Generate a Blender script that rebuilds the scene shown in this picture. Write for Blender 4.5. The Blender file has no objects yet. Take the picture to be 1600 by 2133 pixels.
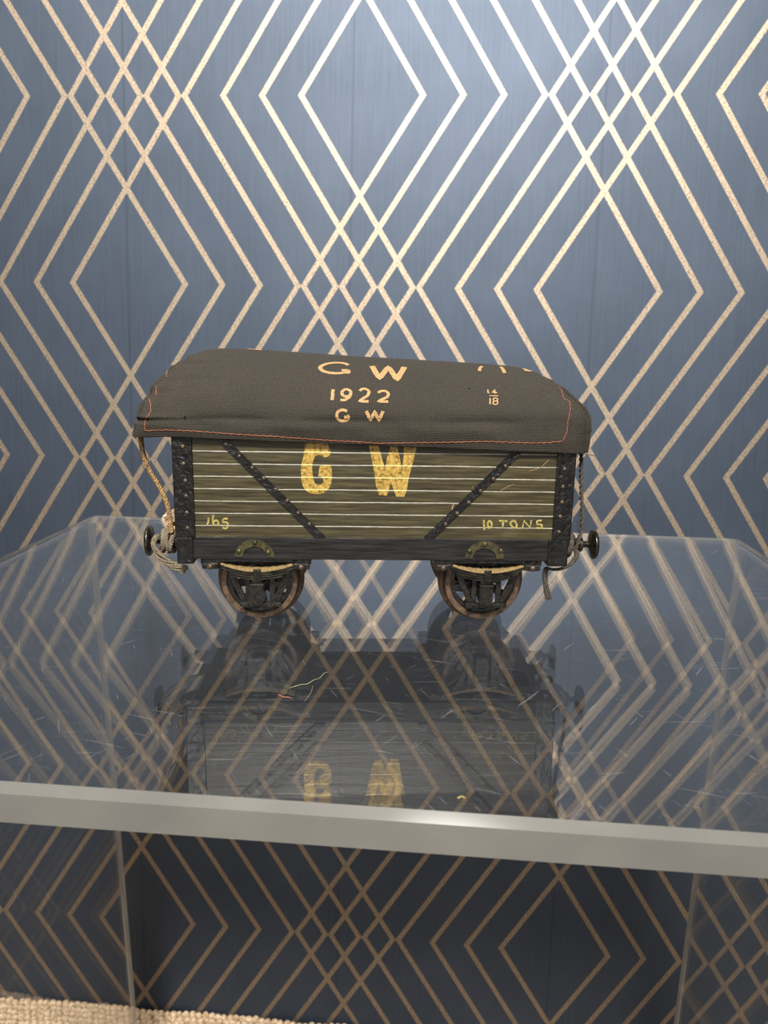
import bpy, bmesh, math, random
from mathutils import Vector, Matrix
random.seed(7)
SC = bpy.context.scene
COL = SC.collection

# ------------------------------------------------------------------ camera, world, lamps, exposure
cam_d = bpy.data.cameras.new('camera'); cam = bpy.data.objects.new('camera', cam_d); COL.objects.link(cam)
R_ = Vector((0.99591626, 0.08876564, 0.01647615)); D_ = Vector((0.03472079, -0.20811851, -0.97748716)); F_ = Vector((-0.08333828, 0.97406742, -0.21035062))
M = Matrix.Identity(4)
for i in range(3):
    M[i][0] = R_[i]; M[i][1] = -D_[i]; M[i][2] = -F_[i]
M.translation = Vector((0.05516654, -0.42972824, 0.07953127))
cam.matrix_world = M
cam_d.sensor_fit = 'VERTICAL'; cam_d.sensor_height = 36.0; cam_d.sensor_width = 27.0
cam_d.lens = 36.0 * 1527.97 / 2133.0
cam_d.clip_start = 0.01; cam_d.clip_end = 50
cam_d.dof.use_dof = True; cam_d.dof.focus_distance = 0.205; cam_d.dof.aperture_fstop = 30.0
SC.camera = cam

W = bpy.data.worlds.new('room_light'); SC.world = W; W.use_nodes = True
W.node_tree.nodes['Background'].inputs['Color'].default_value = (0.92, 0.96, 1.0, 1)
W.node_tree.nodes['Background'].inputs['Strength'].default_value = 0.16

def area(name, loc, target, size, power, color, shape='DISK'):
    l = bpy.data.lights.new(name, 'AREA'); l.shape = shape; l.size = size; l.energy = power; l.color = color
    o = bpy.data.objects.new(name, l); COL.objects.link(o); o.location = loc
    o.rotation_euler = (Vector(target) - Vector(loc)).to_track_quat('-Z', 'Y').to_euler()
    return o
def spot(name, loc, target, power, color, deg, radius):
    l = bpy.data.lights.new(name, 'SPOT'); l.energy = power; l.color = color; l.spot_size = math.radians(deg); l.spot_blend = 1.0; l.shadow_soft_size = radius
    o = bpy.data.objects.new(name, l); COL.objects.link(o); o.location = loc
    o.rotation_euler = (Vector(target) - Vector(loc)).to_track_quat('-Z', 'Y').to_euler()
    return o
spot('ceiling_spot', (0.10, -1.42, 1.25), (0.04, 0.0, 0.60), 410.0, (1.0, 0.97, 0.92), 70, 0.20)
area('front_fill', (0.15, -1.9, 0.62), (0.03, -0.2, 0.03), 0.8, 6.4, (0.97, 0.98, 1.0), 'SQUARE')  # fill light added behind the camera for the wagon's front, not a window
area('ceiling_lamp', (-0.45, -0.36, 1.6), (-0.1, -0.2, 0.0), 0.4, 18.0, (1.0, 0.93, 0.84))

vs = SC.view_settings
SC.display_settings.display_device = 'sRGB'
vs.view_transform = 'Standard'; vs.look = 'None'; vs.gamma = 1.0; vs.use_curve_mapping = False
vs.exposure = 0.0
SC.cycles.max_bounces = 16; SC.cycles.transmission_bounces = 14; SC.cycles.glossy_bounces = 6

# ------------------------------------------------------------------ material helpers
def lin(c):
    return tuple(((v/255)/12.92 if v/255 <= 0.04045 else ((v/255+0.055)/1.055)**2.4) for v in c) + (1,)
class NT:
    def __init__(s, name):
        s.m = bpy.data.materials.new(name); s.m.use_nodes = True; s.t = s.m.node_tree; s.t.nodes.clear()
        s.out = s.n('ShaderNodeOutputMaterial')
    def n(s, typ, **kw):
        nd = s.t.nodes.new(typ)
        for k, v in kw.items(): setattr(nd, k, v)
        return nd
    def l(s, a, b): s.t.links.new(a, b)
    def put(s, sock, v):
        if isinstance(v, bpy.types.NodeSocket): s.l(v, sock)
        else: sock.default_value = v
    def math(s, op, a, b=0.0, c=None, clamp=False):
        nd = s.n('ShaderNodeMath', operation=op, use_clamp=clamp)
        s.put(nd.inputs[0], a); s.put(nd.inputs[1], b)
        if c is not None: s.put(nd.inputs[2], c)
        return nd.outputs[0]
    def obj(s, scale=(1, 1, 1)):
        tc = s.n('ShaderNodeTexCoord'); mp = s.n('ShaderNodeMapping'); mp.inputs['Scale'].default_value = scale
        s.l(tc.outputs['Object'], mp.inputs['Vector']); return mp.outputs[0]
    def noise(s, vec, scale, detail=4, rough=0.55):
        nd = s.n('ShaderNodeTexNoise'); s.l(vec, nd.inputs['Vector'])
        nd.inputs['Scale'].default_value = scale; nd.inputs['Detail'].default_value = detail; nd.inputs['Roughness'].default_value = rough
        return nd.outputs[0]
    def ramp(s, f, pts):
        nd = s.n('ShaderNodeValToRGB'); s.put(nd.inputs[0], f); e = nd.color_ramp.elements
        while len(e) < len(pts): e.new(0.5)
        for k, (p, c) in enumerate(pts): e[k].position = p; e[k].color = c
        return nd.outputs[0]
    def mix(s, f, a, b, mode='MIX'):
        nd = s.n('ShaderNodeMix', data_type='RGBA', blend_type=mode)
        s.put(nd.inputs[0], f); s.put(nd.inputs[6], a); s.put(nd.inputs[7], b); return nd.outputs[2]
    def bump(s, h, strength=0.3, dist=0.0003):
        nd = s.n('ShaderNodeBump'); nd.inputs['Strength'].default_value = strength; nd.inputs['Distance'].default_value = dist
        s.l(h, nd.inputs['Height']); return nd.outputs[0]
    def bsdf(s, color, rough=0.5, metal=0.0, normal=None, **kw):
        nd = s.n('ShaderNodeBsdfPrincipled'); s.put(nd.inputs['Base Color'], color); s.put(nd.inputs['Roughness'], rough); s.put(nd.inputs['Metallic'], metal)
        if normal is not None: s.l(normal, nd.inputs['Normal'])
        for k, v in kw.items(): s.put(nd.inputs[k], v)
        return nd.outputs[0]
    def done(s, sh): s.l(sh, s.out.inputs['Surface']); return s.m

def speck(name, c1, c2, rough=0.5, metal=0.0, scale=900, bump=0.3, stretch=(1, 1, 1), extra=None, lo=.35, hi=.65, bd=.0003, **kw):
    t = NT(name); v = t.obj(stretch); n = t.noise(v, scale, 5, 0.6)
    c = t.ramp(n, [(lo, lin(c1)), (hi, lin(c2))])
    if extra:   # small worn patches of a third colour
        n2 = t.noise(v, scale*0.6, 6, 0.7); c = t.mix(t.math('GREATER_THAN', n2, extra[1]), c, lin(extra[0]))
    return t.done(t.bsdf(c, rough, metal, t.bump(n, bump, bd), **kw))

MAT = {}
MAT['black'] = speck('black_enamel', (5, 5, 5), (20, 19, 18), 0.27, scale=420, bump=1.0, bd=.0006, extra=((78, 66, 50), 0.68))
MAT['black_wood'] = speck('black_stained_wood', (11, 10, 10), (36, 34, 33), 0.42, scale=700, bump=0.7, stretch=(0.12, 1, 1.4), extra=((110, 104, 96), 0.72), **{'Specular IOR Level': 0.28})
MAT['iron'] = speck('dark_cast_iron', (7, 7, 7), (44, 41, 36), 0.30, 0.35, scale=800, bump=0.9, extra=((122, 106, 84), 0.68))
MAT['rust'] = speck('rusty_tyre', (54, 40, 30), (104, 82, 62), 0.5, 0.3, scale=700, bump=0.5, extra=((50, 36, 32), 0.62))
MAT['rivet'] = speck('worn_rivet', (50, 42, 34), (104, 88, 70), 0.4, 0.4, scale=1500, bump=0.4)
MAT['brass'] = speck('greened_brass', (48, 44, 28), (84, 78, 52), 0.38, 0.45, scale=700, bump=0.4, extra=((150, 140, 110), 0.72))
MAT['gunmetal'] = speck('blackened_steel', (26, 25, 20), (74, 70, 58), 0.28, 0.7, scale=600, bump=0.3, extra=((120, 112, 92), 0.7))
MAT['felt'] = speck('yellow_felt_packing', (96, 74, 42), (178, 150, 98), 0.9, scale=2500, bump=1.0)
MAT['cord_tan'] = speck('tan_cotton_cord', (84, 58, 32), (176, 140, 90), 0.85, scale=1500, bump=0.8)
MAT['cord_dark'] = speck('dark_waxed_cord', (38, 33, 26), (84, 75, 62), 0.85, scale=2000, bump=0.9)
MAT['cord_grey'] = speck('grubby_grey_cord', (72, 64, 52), (132, 118, 96), 0.9, scale=2000, bump=0.9)
MAT['cork'] = speck('pale_cork', (140, 116, 92), (200, 180, 156), 0.85, scale=1300, bump=0.8)
MAT['thread'] = speck('orange_red_thread', (112, 58, 36), (164, 98, 66), 0.8, scale=2000, bump=0.5)
MAT['gold_sheet'] = speck('buff_stencil_paint', (104, 78, 46), (164, 130, 86), 0.8, scale=2600, bump=0.5, lo=.3, hi=.55)
MAT['small_gold'] = speck('yellow_lettering_paint', (112, 100, 48), (170, 156, 88), 0.5, scale=1800, bump=0.3)
MAT['lint_green'] = speck('pale_green_fibre', (120, 120, 84), (160, 158, 120), 0.8)
MAT['lint_red'] = speck('reddish_fibre', (150, 96, 76), (180, 120, 96), 0.8)
MAT['bubble'] = speck('white_bubble', (190, 190, 190), (230, 230, 230), 0.2)

# big gilt letters: speckled gold, plank-joint highlights put into the colour as paler lines
t = NT('gilt_letter_paint'); v = t.obj(); n = t.noise(v, 1100, 6, 0.7)
c = t.ramp(n, [(0.36, lin((88, 66, 26))), (0.46, lin((158, 126, 56))), (0.62, lin((190, 160, 84)))])
sep = t.n('ShaderNodeSeparateXYZ'); t.l(v, sep.inputs[0])
def plank_dist(t, z, wob=None):
    a = t.math('DIVIDE', t.math('SUBTRACT', z, 0.0311), 0.003555)
    if wob is not None: a = t.math('ADD', a, wob)
    fr = t.math('FRACT', t.math('ADD', a, 0.5))
    return t.math('ABSOLUTE', t.math('SUBTRACT', fr, 0.5))
d = plank_dist(t, sep.outputs[2])
c = t.mix(t.math('LESS_THAN', d, 0.05), c, lin((226, 204, 140)))
MAT['gilt'] = t.done(t.bsdf(c, 0.36, 0.25, t.bump(n, 0.4, 0.0002)))

# olive planks with thin scratched white joints
t = NT('olive_plank_paint'); v = t.obj(); sep = t.n('ShaderNodeSeparateXYZ'); t.l(v, sep.inputs[0])
vs1 = t.obj((0.10, 1, 1.6)); n = t.noise(vs1, 900, 6, 0.62); nb = t.noise(v, 60, 3, 0.6)
c = t.ramp(n, [(0.30, lin((32, 28, 15))), (0.5, lin((56, 50, 30))), (0.70, lin((78, 72, 48)))])
c = t.mix(t.math('MULTIPLY', t.math('SUBTRACT', nb, 0.42, clamp=True), 1.6), c, lin((52, 44, 26)))
vl = t.obj((0.12, 1, 1)); wob = t.math('MULTIPLY', t.math('SUBTRACT', t.noise(vl, 700, 3), 0.5), 0.10)
d = plank_dist(t, sep.outputs[2], wob)
vn = t.obj((0.35, 1, 0.3)); thick = t.math('MULTIPLY', t.noise(vn, 1100, 5, 0.8), 0.072)
line = t.math('LESS_THAN', d, thick)
far = t.math('LESS_THAN', t.math('SUBTRACT', d, 0.0), 0.075)
c = t.mix(t.math('MULTIPLY', far, 0.5), c, lin((30, 27, 18)))
c = t.mix(t.math('MULTIPLY', line, t.math('ADD', t.noise(vn, 500, 4), 0.25, clamp=True)), c, lin((176, 172, 154)))
ns = t.noise(t.obj((0.25, 1, 1)), 1500, 5, 0.8)
c = t.mix(t.math('GREATER_THAN', ns, 0.725), c, lin((150, 140, 112)))
hh = t.math('ADD', t.math('MULTIPLY', n, 0.5), t.math('MULTIPLY', t.math('MINIMUM', d, 0.08), 8.0))
MAT['olive'] = t.done(t.bsdf(c, 0.36, 0, t.bump(hh, 0.45, 0.0003)))

# woven tarpaulin
t = NT('woven_tarpaulin'); v = t.obj()
w1 = t.n('ShaderNodeTexWave', wave_type='BANDS', bands_direction='X'); w1.inputs['Scale'].default_value = 640; w1.inputs['Distortion'].default_value = 2.6; w1.inputs['Detail'].default_value = 2; w1.inputs['Detail Scale'].default_value = 3; t.l(v, w1.inputs[0])
w2 = t.n('ShaderNodeTexWave', wave_type='BANDS', bands_direction='Z'); w2.inputs['Scale'].default_value = 640; w2.inputs['Distortion'].default_value = 2.6; w2.inputs['Detail'].default_value = 2; w2.inputs['Detail Scale'].default_value = 3; t.l(v, w2.inputs[0])
wv = t.math('MULTIPLY', w1.outputs[1], w2.outputs[1]); nb = t.noise(v, 45, 5, 0.65); nf = t.noise(v, 1900, 4, 0.7)
c = t.mix(t.math('ADD', t.math('MULTIPLY', wv, 0.9), t.math('MULTIPLY', nf, 0.2), clamp=True), lin((12, 10, 7)), lin((74, 65, 49)))
c = t.mix(t.math('MULTIPLY', t.math('SUBTRACT', nb, 0.35, clamp=True), 1.7), c, t.mix(0.6, c, lin((22, 20, 17))))
c = t.mix(t.math('GREATER_THAN', t.noise(v, 850, 6, 0.8), 0.74), c, lin((150, 130, 98)))
hh = t.math('ADD', t.math('MULTIPLY', wv, 0.6), t.math('ADD', nf, t.math('MULTIPLY', t.noise(v, 160, 3), 1.5)))
MAT['tarp'] = t.done(t.bsdf(c, 0.86, 0, t.bump(hh, 0.7, 0.0004)))

# clear acrylic, faintly scratched and dusty
def acrylic(name, haze, rough, edge):
    t = NT(name); v = t.obj()
    g = t.n('ShaderNodeBsdfGlass'); g.inputs['IOR'].default_value = 1.49; g.inputs['Roughness'].default_value = rough
    g.inputs['Color'].default_value = (0.985, 0.99, 0.99, 1)
    df = t.n('ShaderNodeBsdfDiffuse')
    if edge:
        n = t.noise(t.obj((1, 1, 1)), 40, 3, 0.5)
        t.l(t.ramp(n, [(0.3, lin((176, 174, 168))), (0.7, lin((200, 197, 188)))]), df.inputs[0])
        tr = t.n('ShaderNodeBsdfTranslucent'); tr.inputs[0].default_value = lin((190, 186, 176))
        m0 = t.n('ShaderNodeMixShader'); m0.inputs[0].default_value = 0.5; t.l(df.outputs[0], m0.inputs[1]); t.l(tr.outputs[0], m0.inputs[2])
        m = t.n('ShaderNodeMixShader'); m.inputs[0].default_value = haze; t.l(g.outputs[0], m.inputs[1]); t.l(m0.outputs[0], m.inputs[2])
        return t.done(m.outputs[0])
    df.inputs[0].default_value = (0.75, 0.75, 0.75, 1)
    f = None
    for sc, st, rot in ((60, (0.03, 1, 1), 0.15), (75, (0.025, 1, 1), -0.25), (60, (0.04, 1, 1), 1.0), (90, (0.05, 1, 1), 2.1)):
        tc = t.n('ShaderNodeTexCoord'); mp = t.n('ShaderNodeMapping', vector_type='TEXTURE'); mp.inputs['Rotation'].default_value = (0, 0, rot); t.l(tc.outputs['Object'], mp.inputs[0])
        mp2 = t.n('ShaderNodeMapping'); mp2.inputs['Scale'].default_value = (st[0], 1, 0.3); t.l(mp.outputs[0], mp2.inputs[0])
        n = t.noise(mp2.outputs[0], sc*22, 2, 0.5)
        k = t.math('MULTIPLY', t.math('GREATER_THAN', n, 0.712), 0.09)
        f = k if f is None else t.math('MAXIMUM', f, k)
    sp = t.math('MULTIPLY', t.math('GREATER_THAN', t.noise(v, 1100, 4, 0.7), 0.725), 0.4)
    f = t.math('MAXIMUM', f, sp)
    cl = t.math('MULTIPLY', t.noise(t.obj((0.35, 1, 1)), 26, 5, 0.6), haze)
    f = t.math('ADD', f, cl, clamp=True)
    m = t.n('ShaderNodeMixShader'); t.l(f, m.inputs[0]); t.l(g.outputs[0], m.inputs[1]); t.l(df.outputs[0], m.inputs[2])
    return t.done(m.outputs[0])
MAT['acrylic'] = acrylic('clear_acrylic', 0.016, 0.0, False)
MAT['acrylic_edge'] = acrylic('sawn_acrylic_edge', 0.52, 0.10, True)

MAT['acrylic_back'] = acrylic('whitened_back_edge', 0.85, 0.2, True)  # extra white mixed in to stand for the lamp's highlight along the back

# wallpaper: nested foil diamonds on blue linen-effect paper
RHO, ASP, DL, S_ = 1.60878, 1.56865, 0.07607, 0.0222619
HP, HQ = RHO + 4.5, RHO + 1.5 - 2*DL
t = NT('foil_diamond_wallpaper'); v = t.obj(); sep = t.n('ShaderNodeSeparateXYZ'); t.l(v, sep.inputs[0])
X = t.math('DIVIDE', sep.outputs[0], S_); Z = t.math('DIVIDE', sep.outputs[2], S_*ASP)
w = t.math('ADD', t.math('PINGPONG', Z, HQ), DL)
mask = None
for sgn in (1, -1):
    u = t.math('ADD', t.math('MULTIPLY', X, sgn), w)
    a = t.math('FLOORED_MODULO', t.math('SUBTRACT', u, RHO - 0.5), 2*HP)
    dd = t.math('ABSOLUTE', t.math('SUBTRACT', t.math('FRACT', a), 0.5))
    k = t.math('MULTIPLY', t.math('LESS_THAN', dd, 0.083), t.math('LESS_THAN', a, 7.0))
    mask = k if mask is None else t.math('MAXIMUM', mask, k)
lines = t.obj((1, 1, 0.04)); st1 = t.noise(lines, 700, 4, 0.6); cloud = t.noise(v, 18, 4, 0.6)
base = t.ramp(st1, [(0.25, lin((49, 57, 69))), (0.75, lin((56, 66, 79)))])
base = t.mix(t.math('MULTIPLY', t.math('SUBTRACT', cloud, 0.4, clamp=True), 0.9), base, lin((72, 80, 94)))
# faint vertical seams of the paper
for sx in (-6.12, -0.22, 6.0):
    q = t.math('LESS_THAN', t.math('ABSOLUTE', t.math('SUBTRACT', X, sx)), 0.035)
    base = t.mix(t.math('MULTIPLY', q, 0.35), base, lin((36, 42, 54)))
dash = t.obj((1, 1, 3.2)); nd = t.noise(dash, 700, 3, 0.6)
foil = t.ramp(nd, [(0.36, lin((90, 74, 58))), (0.5, lin((144, 130, 112))), (0.75, lin((166, 152, 136)))])
nrm = t.bump(t.math('ADD', t.math('MULTIPLY', st1, 0.5), t.math('MULTIPLY', mask, 0.8)), 0.25, 0.0002)
b1 = t.bsdf(base, 0.56, 0.6, nrm); b1n = b1.node; b1n.inputs['Specular IOR Level'].default_value = 0.5
b2 = t.bsdf(foil, 0.52, 0.8, nrm)
mx = t.n('ShaderNodeMixShader'); t.l(mask, mx.inputs[0]); t.l(b1, mx.inputs[1]); t.l(b2, mx.inputs[2])
MAT['wallpaper'] = t.done(mx.outputs[0])
MAT['carpet'] = speck('beige_loop_carpet', (150, 122, 92), (222, 198, 166), 0.95, scale=500, bump=0.8, bd=.001)
MAT['floorboard'] = speck('dark_floor', (24, 28, 26), (52, 54, 48), 0.85, scale=150, bump=0.5)

# ------------------------------------------------------------------ mesh helpers (millimetres in, metres out)
def build(name, bm, mat, parent=None, smooth=False, loc=(0, 0, 0)):
    me = bpy.data.meshes.new(name)
    bmesh.ops.recalc_face_normals(bm, faces=bm.faces)
    for v in bm.verts: v.co *= 0.001
    bm.to_mesh(me); bm.free()
    for m in (mat if isinstance(mat, (list, tuple)) else [mat]): me.materials.append(m)
    if smooth:
        for p in me.polygons: p.use_smooth = True
    o = bpy.data.objects.new(name, me); COL.objects.link(o); o.location = loc
    if parent: o.parent = parent
    return o
def sharp(o, deg=40):
    me = o.data
    for p in me.polygons: p.use_smooth = True
    bm = bmesh.new(); bm.from_mesh(me)
    for e in bm.edges:
        if len(e.link_faces) == 2 and e.calc_face_angle(0) > math.radians(deg): e.smooth = False
    bm.to_mesh(me); bm.free()
    return o
def box(bm, x0, x1, y0, y1, z0, z1, bev=0.0, seg=2):
    r = bmesh.ops.create_cube(bm, size=1.0); vs_ = r['verts']
    for v in vs_: v.co = Vector(((x0+x1)/2 + v.co.x*(x1-x0), (y0+y1)/2 + v.co.y*(y1-y0), (z0+z1)/2 + v.co.z*(z1-z0)))
    if bev > 0:
        es = list({e for v in vs_ for e in v.link_edges})
        bmesh.ops.bevel(bm, geom=es, offset=bev, segments=seg, affect='EDGES', profile=0.6)
def prism(bm, pts, y0, y1, bev=0.0):
    """polygon in XZ extruded from y0 to y1"""
    a = [bm.verts.new((x, y0, z)) for x, z in pts]; b = [bm.verts.new((x, y1, z)) for x, z in pts]
    f1 = bm.faces.new(a); f2 = bm.faces.new(b[::-1]); n = len(pts)
    for i in range(n): bm.faces.new((a[i], b[i], b[(i+1) % n], a[(i+1) % n]))
    if bev: bmesh.ops.bevel(bm, geom=[e for e in f1.edges], offset=bev, segments=2, affect='EDGES')
    bm.normal_update()
    bmesh.ops.triangulate(bm, faces=[f for f in (f1, f2) if f.is_valid], ngon_method='EAR_CLIP')
def lathe(bm, prof, c=(0, 0, 0), axis='Y', n=32, closed=False):
    """prof: list of (radius, along)"""
    rings = []
    for r, h in prof:
        ring = []
        for i in range(n):
            a = 2*math.pi*i/n; p, q = r*math.cos(a), r*math.sin(a)
            co = (p, h, q) if axis == 'Y' else ((h, p, q) if axis == 'X' else (p, q, h))
            ring.append(bm.verts.new((co[0]+c[0], co[1]+c[1], co[2]+c[2])))
        rings.append(ring)
    m = len(rings)
    for k in range(m if closed else m-1):
        A, B = rings[k], rings[(k+1) % m]
        for i in range(n): bm.faces.new((A[i], A[(i+1) % n], B[(i+1) % n], B[i]))
    if not closed:
        bm.faces.new(rings[0]); bm.faces.new(rings[-1][::-1])
def catmull(P, k=6):
    P = [Vector(p) for p in P]; Q = [P[0]*2-P[1]] + P + [P[-1]*2-P[-2]]; out = []
    for i in range(1, len(Q)-2):
        for j in range(k):
            t = j/k; a, b, c, d = Q[i-1], Q[i], Q[i+1], Q[i+2]
            out.append(0.5*((2*b)+(c-a)*t+(2*a-5*b+4*c-d)*t*t+(3*b-a-3*c+d)*t**3))
    out.append(P[-1]); return out
def tube(bm, pts, r, n=8, taper=None):
    pts = [Vector(p) for p in pts]; rings = []; up = Vector((0.13, 0.31, 0.94)).normalized(); N = len(pts)
    nrm = None
    for i, p in enumerate(pts):
        tg = (pts[min(i+1, N-1)] - pts[max(i-1, 0)])
        tg = tg.normalized() if tg.length > 1e-9 else Vector((0, 0, 1))
        if nrm is None: nrm = tg.cross(up).normalized() if abs(tg.dot(up)) < 0.98 else tg.cross(Vector((1, 0, 0))).normalized()
        nrm = (nrm - tg*nrm.dot(tg)).normalized(); bn = tg.cross(nrm)
        rr = r if taper is None else r*taper(i/(N-1))
        rings.append([bm.verts.new(p + (nrm*math.cos(2*math.pi*j/n) + bn*math.sin(2*math.pi*j/n))*rr) for j in range(n)])
    for A, B in zip(rings, rings[1:]):
        for j in range(n): bm.faces.new((A[j], A[(j+1) % n], B[(j+1) % n], B[j]))
    bm.faces.new(rings[0][::-1]); bm.faces.new(rings[-1])
def twist(bm, path, r, strands=3, turns=1.0, n=6, fray=0.0):
    """strands laid helically round the path; turns per mm"""
    pts = [Vector(p) for p in path]; N = len(pts); nrm = None; frames = []; s = 0
    for i, p in enumerate(pts):
        tg = (pts[min(i+1, N-1)] - pts[max(i-1, 0)]).normalized()
        if nrm is None: nrm = tg.cross(Vector((0.2, 1, 0.1))).normalized()
        nrm = (nrm - tg*nrm.dot(tg)).normalized()
        if i: s += (p-pts[i-1]).length
        frames.append((p, nrm.copy(), tg.cross(nrm), s))
    for k in range(strands):
        tube(bm, [p + (a*math.cos(2*math.pi*(k/strands+turns*s)) + b*math.sin(2*math.pi*(k/strands+turns*s)))*r*0.5 for p, a, b, s in frames], r*0.58, n)
def dome(bm, c, r, h, axis='Y', sgn=-1, n=12):
    prof = [(r, 0), (r, h*0.35*sgn), (r*0.82, h*0.75*sgn), (r*0.45, h*0.97*sgn), (0.02, h*sgn)]
    lathe(bm, prof, c, axis, n)
def empty(name, loc, rz=0, label=None, cat=None, group=None):
    o = bpy.data.objects.new(name, None); COL.objects.link(o); o.location = loc; o.rotation_euler = (0, 0, rz); o.empty_display_size = 0.01
    if label: tag(o, label, cat, group)
    return o
def tag(o, label, cat=None, group=None, kind=None):
    if label: o['label'] = label
    if cat: o['category'] = cat
    if group: o['group'] = group
    if kind: o['kind'] = kind
    return o
# ------------------------------------------------------------------ the setting
bm = bmesh.new()
box(bm, -1600, 1600, 0, 60, -640, 1900)
wall = build('wall_back', bm, MAT['wallpaper'])
wall.matrix_world = Matrix(((0.99990473, -0.01331213, 0.00364963, 0.00080547), (0.01303393, 0.99761038, 0.06785016, 0.0149745), (-0.00454414, -0.06779613, 0.99768885, 0.22018941), (0, 0, 0, 1)))
tag(wall, 'blue wallpapered wall with pale foil diamond outlines', kind='structure')
bm = bmesh.new(); box(bm, -1500, 1500, -2400, 0, -400, -364)
tag(build('floor', bm, MAT['floorboard']), 'dark floor showing in the gap between carpet and wall', kind='structure')

# loop pile carpet: backing plus rows of loops that end in a scalloped edge short of the wall
carpet = empty('carpet', (0, 0, -0.3636), 0, 'beige loop-pile carpet with a scalloped edge below the blue wall', 'carpet')
bm = bmesh.new(); box(bm, -1500, 1500, -2400, -36, -1, 3.2)
build('carpet_backing', bm, MAT['carpet'], carpet)
verts, faces = [], []
def edge_y(x): return -0.0305 + 0.0123*(x+0.24) + 0.0008*math.sin(x*60)
for iy in range(64):
    for ix in range(-92, 60):
        x = ix*0.0043 + (0.00215 if iy % 2 else 0) + random.uniform(-.0004, .0004)
        y = edge_y(x) - iy*0.0038 + random.uniform(-.0005, .0005)
        r = random.uniform(.0021, .0026); h = random.uniform(.0030, .0044); b = len(verts)
        a0 = random.uniform(0, 1)
        for (rr, zz) in ((1.0, 0.0), (1.0, 0.55), (0.62, 0.92)):
            for k in range(6):
                a = a0 + k*math.pi/3; verts.append((x+rr*r*1.15*math.cos(a), y+rr*r*math.sin(a), 0.0022+zz*h))
        verts.append((x, y, 0.0022+h))
        for l in range(2):
            for k in range(6): faces.append((b+l*6+k, b+l*6+(k+1) % 6, b+l*6+6+(k+1) % 6, b+l*6+6+k))
        for k in range(6): faces.append((b+12+k, b+12+(k+1) % 6, b+18))
me = bpy.data.meshes.new('loop_pile'); me.from_pydata(verts, [], faces); me.materials.append(MAT['carpet'])
for p in me.polygons: p.use_smooth = True
lp = bpy.data.objects.new('loop_pile', me); COL.objects.link(lp); lp.parent = carpet; lp['kind'] = 'stuff'

# ------------------------------------------------------------------ acrylic stand: one sheet bent into a bridge
YF_, YB_, TH, RO = -312.4, -91.1, 7.6, 11.0
xl, xr, xlb, xrb, zb = -124.6, 196.4, -118.6, 192.9, -358.0
def prof(off):
    """outer outline moved inward by off, left foot to right foot"""
    p = [(xlb+off, zb)]
    r = RO-off
    for k in range(13):
        a = math.pi - k*math.pi/24; p.append((xl+RO+r*math.cos(a), -RO+r*math.sin(a)))
    for k in range(13):
        a = math.pi/2 - k*math.pi/24; p.append((xr-RO+r*math.cos(a), -RO+r*math.sin(a)))
    p.append((xrb-off, zb)); return p
C_ = 1.6
bm = bmesh.new()
secs = [(YF_-C_, C_, TH), (YF_, 0, TH), (YB_-C_, 0, TH), (YB_, C_, TH)]
rings = []
for y, o1, o2 in secs:
    rings.append(([bm.verts.new((x, y, z)) for x, z in prof(o1)], [bm.verts.new((x, y, z)) for x, z in prof(o2)]))
n = len(rings[0][0])
for s in range(3):
    (A, a), (B, b) = rings[s], rings[s+1]
    for i in range(n-1):
        f = bm.faces.new((A[i], A[i+1], B[i+1], B[i])); f.material_index = (1, 0, 2)[s]
        f = bm.faces.new((a[i], b[i], b[i+1], a[i+1])); f.material_index = 0
    for i in (0, n-1):
        f = bm.faces.new((A[i], B[i], b[i], a[i])); f.material_index = 1
for (A, a), mi in ((rings[0], 1), (rings[-1], 2)):
    for i in range(n-1):
        f = bm.faces.new((A[i], a[i], a[i+1], A[i+1])); f.material_index = mi
stand = build('acrylic_stand', bm, [MAT['acrylic'], MAT['acrylic_edge'], MAT['acrylic_back']]); sharp(stand, 25)
tag(stand, 'clear scratched acrylic bridge-shaped display stand carrying the toy wagon', 'display stand')
bm = bmesh.new()
k = 0
for z in [-20.5, -22.5, -24, -25.6, -27.4, -29.5, -31.5, -33.6, -36, -55.5]:
    k += 1; lathe(bm, [(0.05, -0.35), (0.35, -0.2), (0.5, 0), (0.35, 0.2), (0.05, 0.35)], (xr-1.5+0.03*z*.4, YB_-2.6, z), 'X', 10)
build('air_bubble', bm, MAT['bubble'], stand, True)

# ------------------------------------------------------------------ wagon
WX, WY, WZ, WYAW, WS = 0.03144876+0.00033, -0.19930999-0.00318, 0.0012, 0.12045875, 0.984
wagon = empty('toy_wagon', (WX, WY, WZ), WYAW, 'olive-green planked toy railway goods wagon standing on the clear acrylic stand', 'toy wagon')
wagon.scale = (WS, WS, WS)
YFR, YBK, YC = -27.0, 24.0, -1.5
def hollow(bm, x0, x1, y0, y1, z0, z1, w, fl):
    box(bm, x0, x1, y0, y0+w, z0, z1); box(bm, x0, x1, y1-w, y1, z0, z1)
    box(bm, x0, x0+w, y0+w, y1-w, z0, z1); box(bm, x1-w, x1, y0+w, y1-w, z0, z1)
    box(bm, x0+w, x1-w, y0+w, y1-w, z0, z0+fl)
bm = bmesh.new(); hollow(bm, -55.8, 56.8, YFR, YBK, 27.7, 59.0, 2.2, 2.0)
build('planked_body', bm, MAT['olive'], wagon)
for s in (-1, 1):
    yo = YFR if s < 0 else YBK
    bm = bmesh.new(); y0, y1 = sorted((yo, yo-s*4.0)); box(bm, -51.6, 51.2, y0, y1, 21.1, 27.7, 0.25); build('solebar', bm, MAT['black_wood'], wagon)
for x0, x1 in ((-56.2, -51.5), (51.1, 57.0)):
    bm = bmesh.new(); box(bm, x0, x1, YFR-.4, YBK+.4, 19.6, 27.8, 0.5); build('headstock', bm, MAT['black'], wagon)
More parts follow.
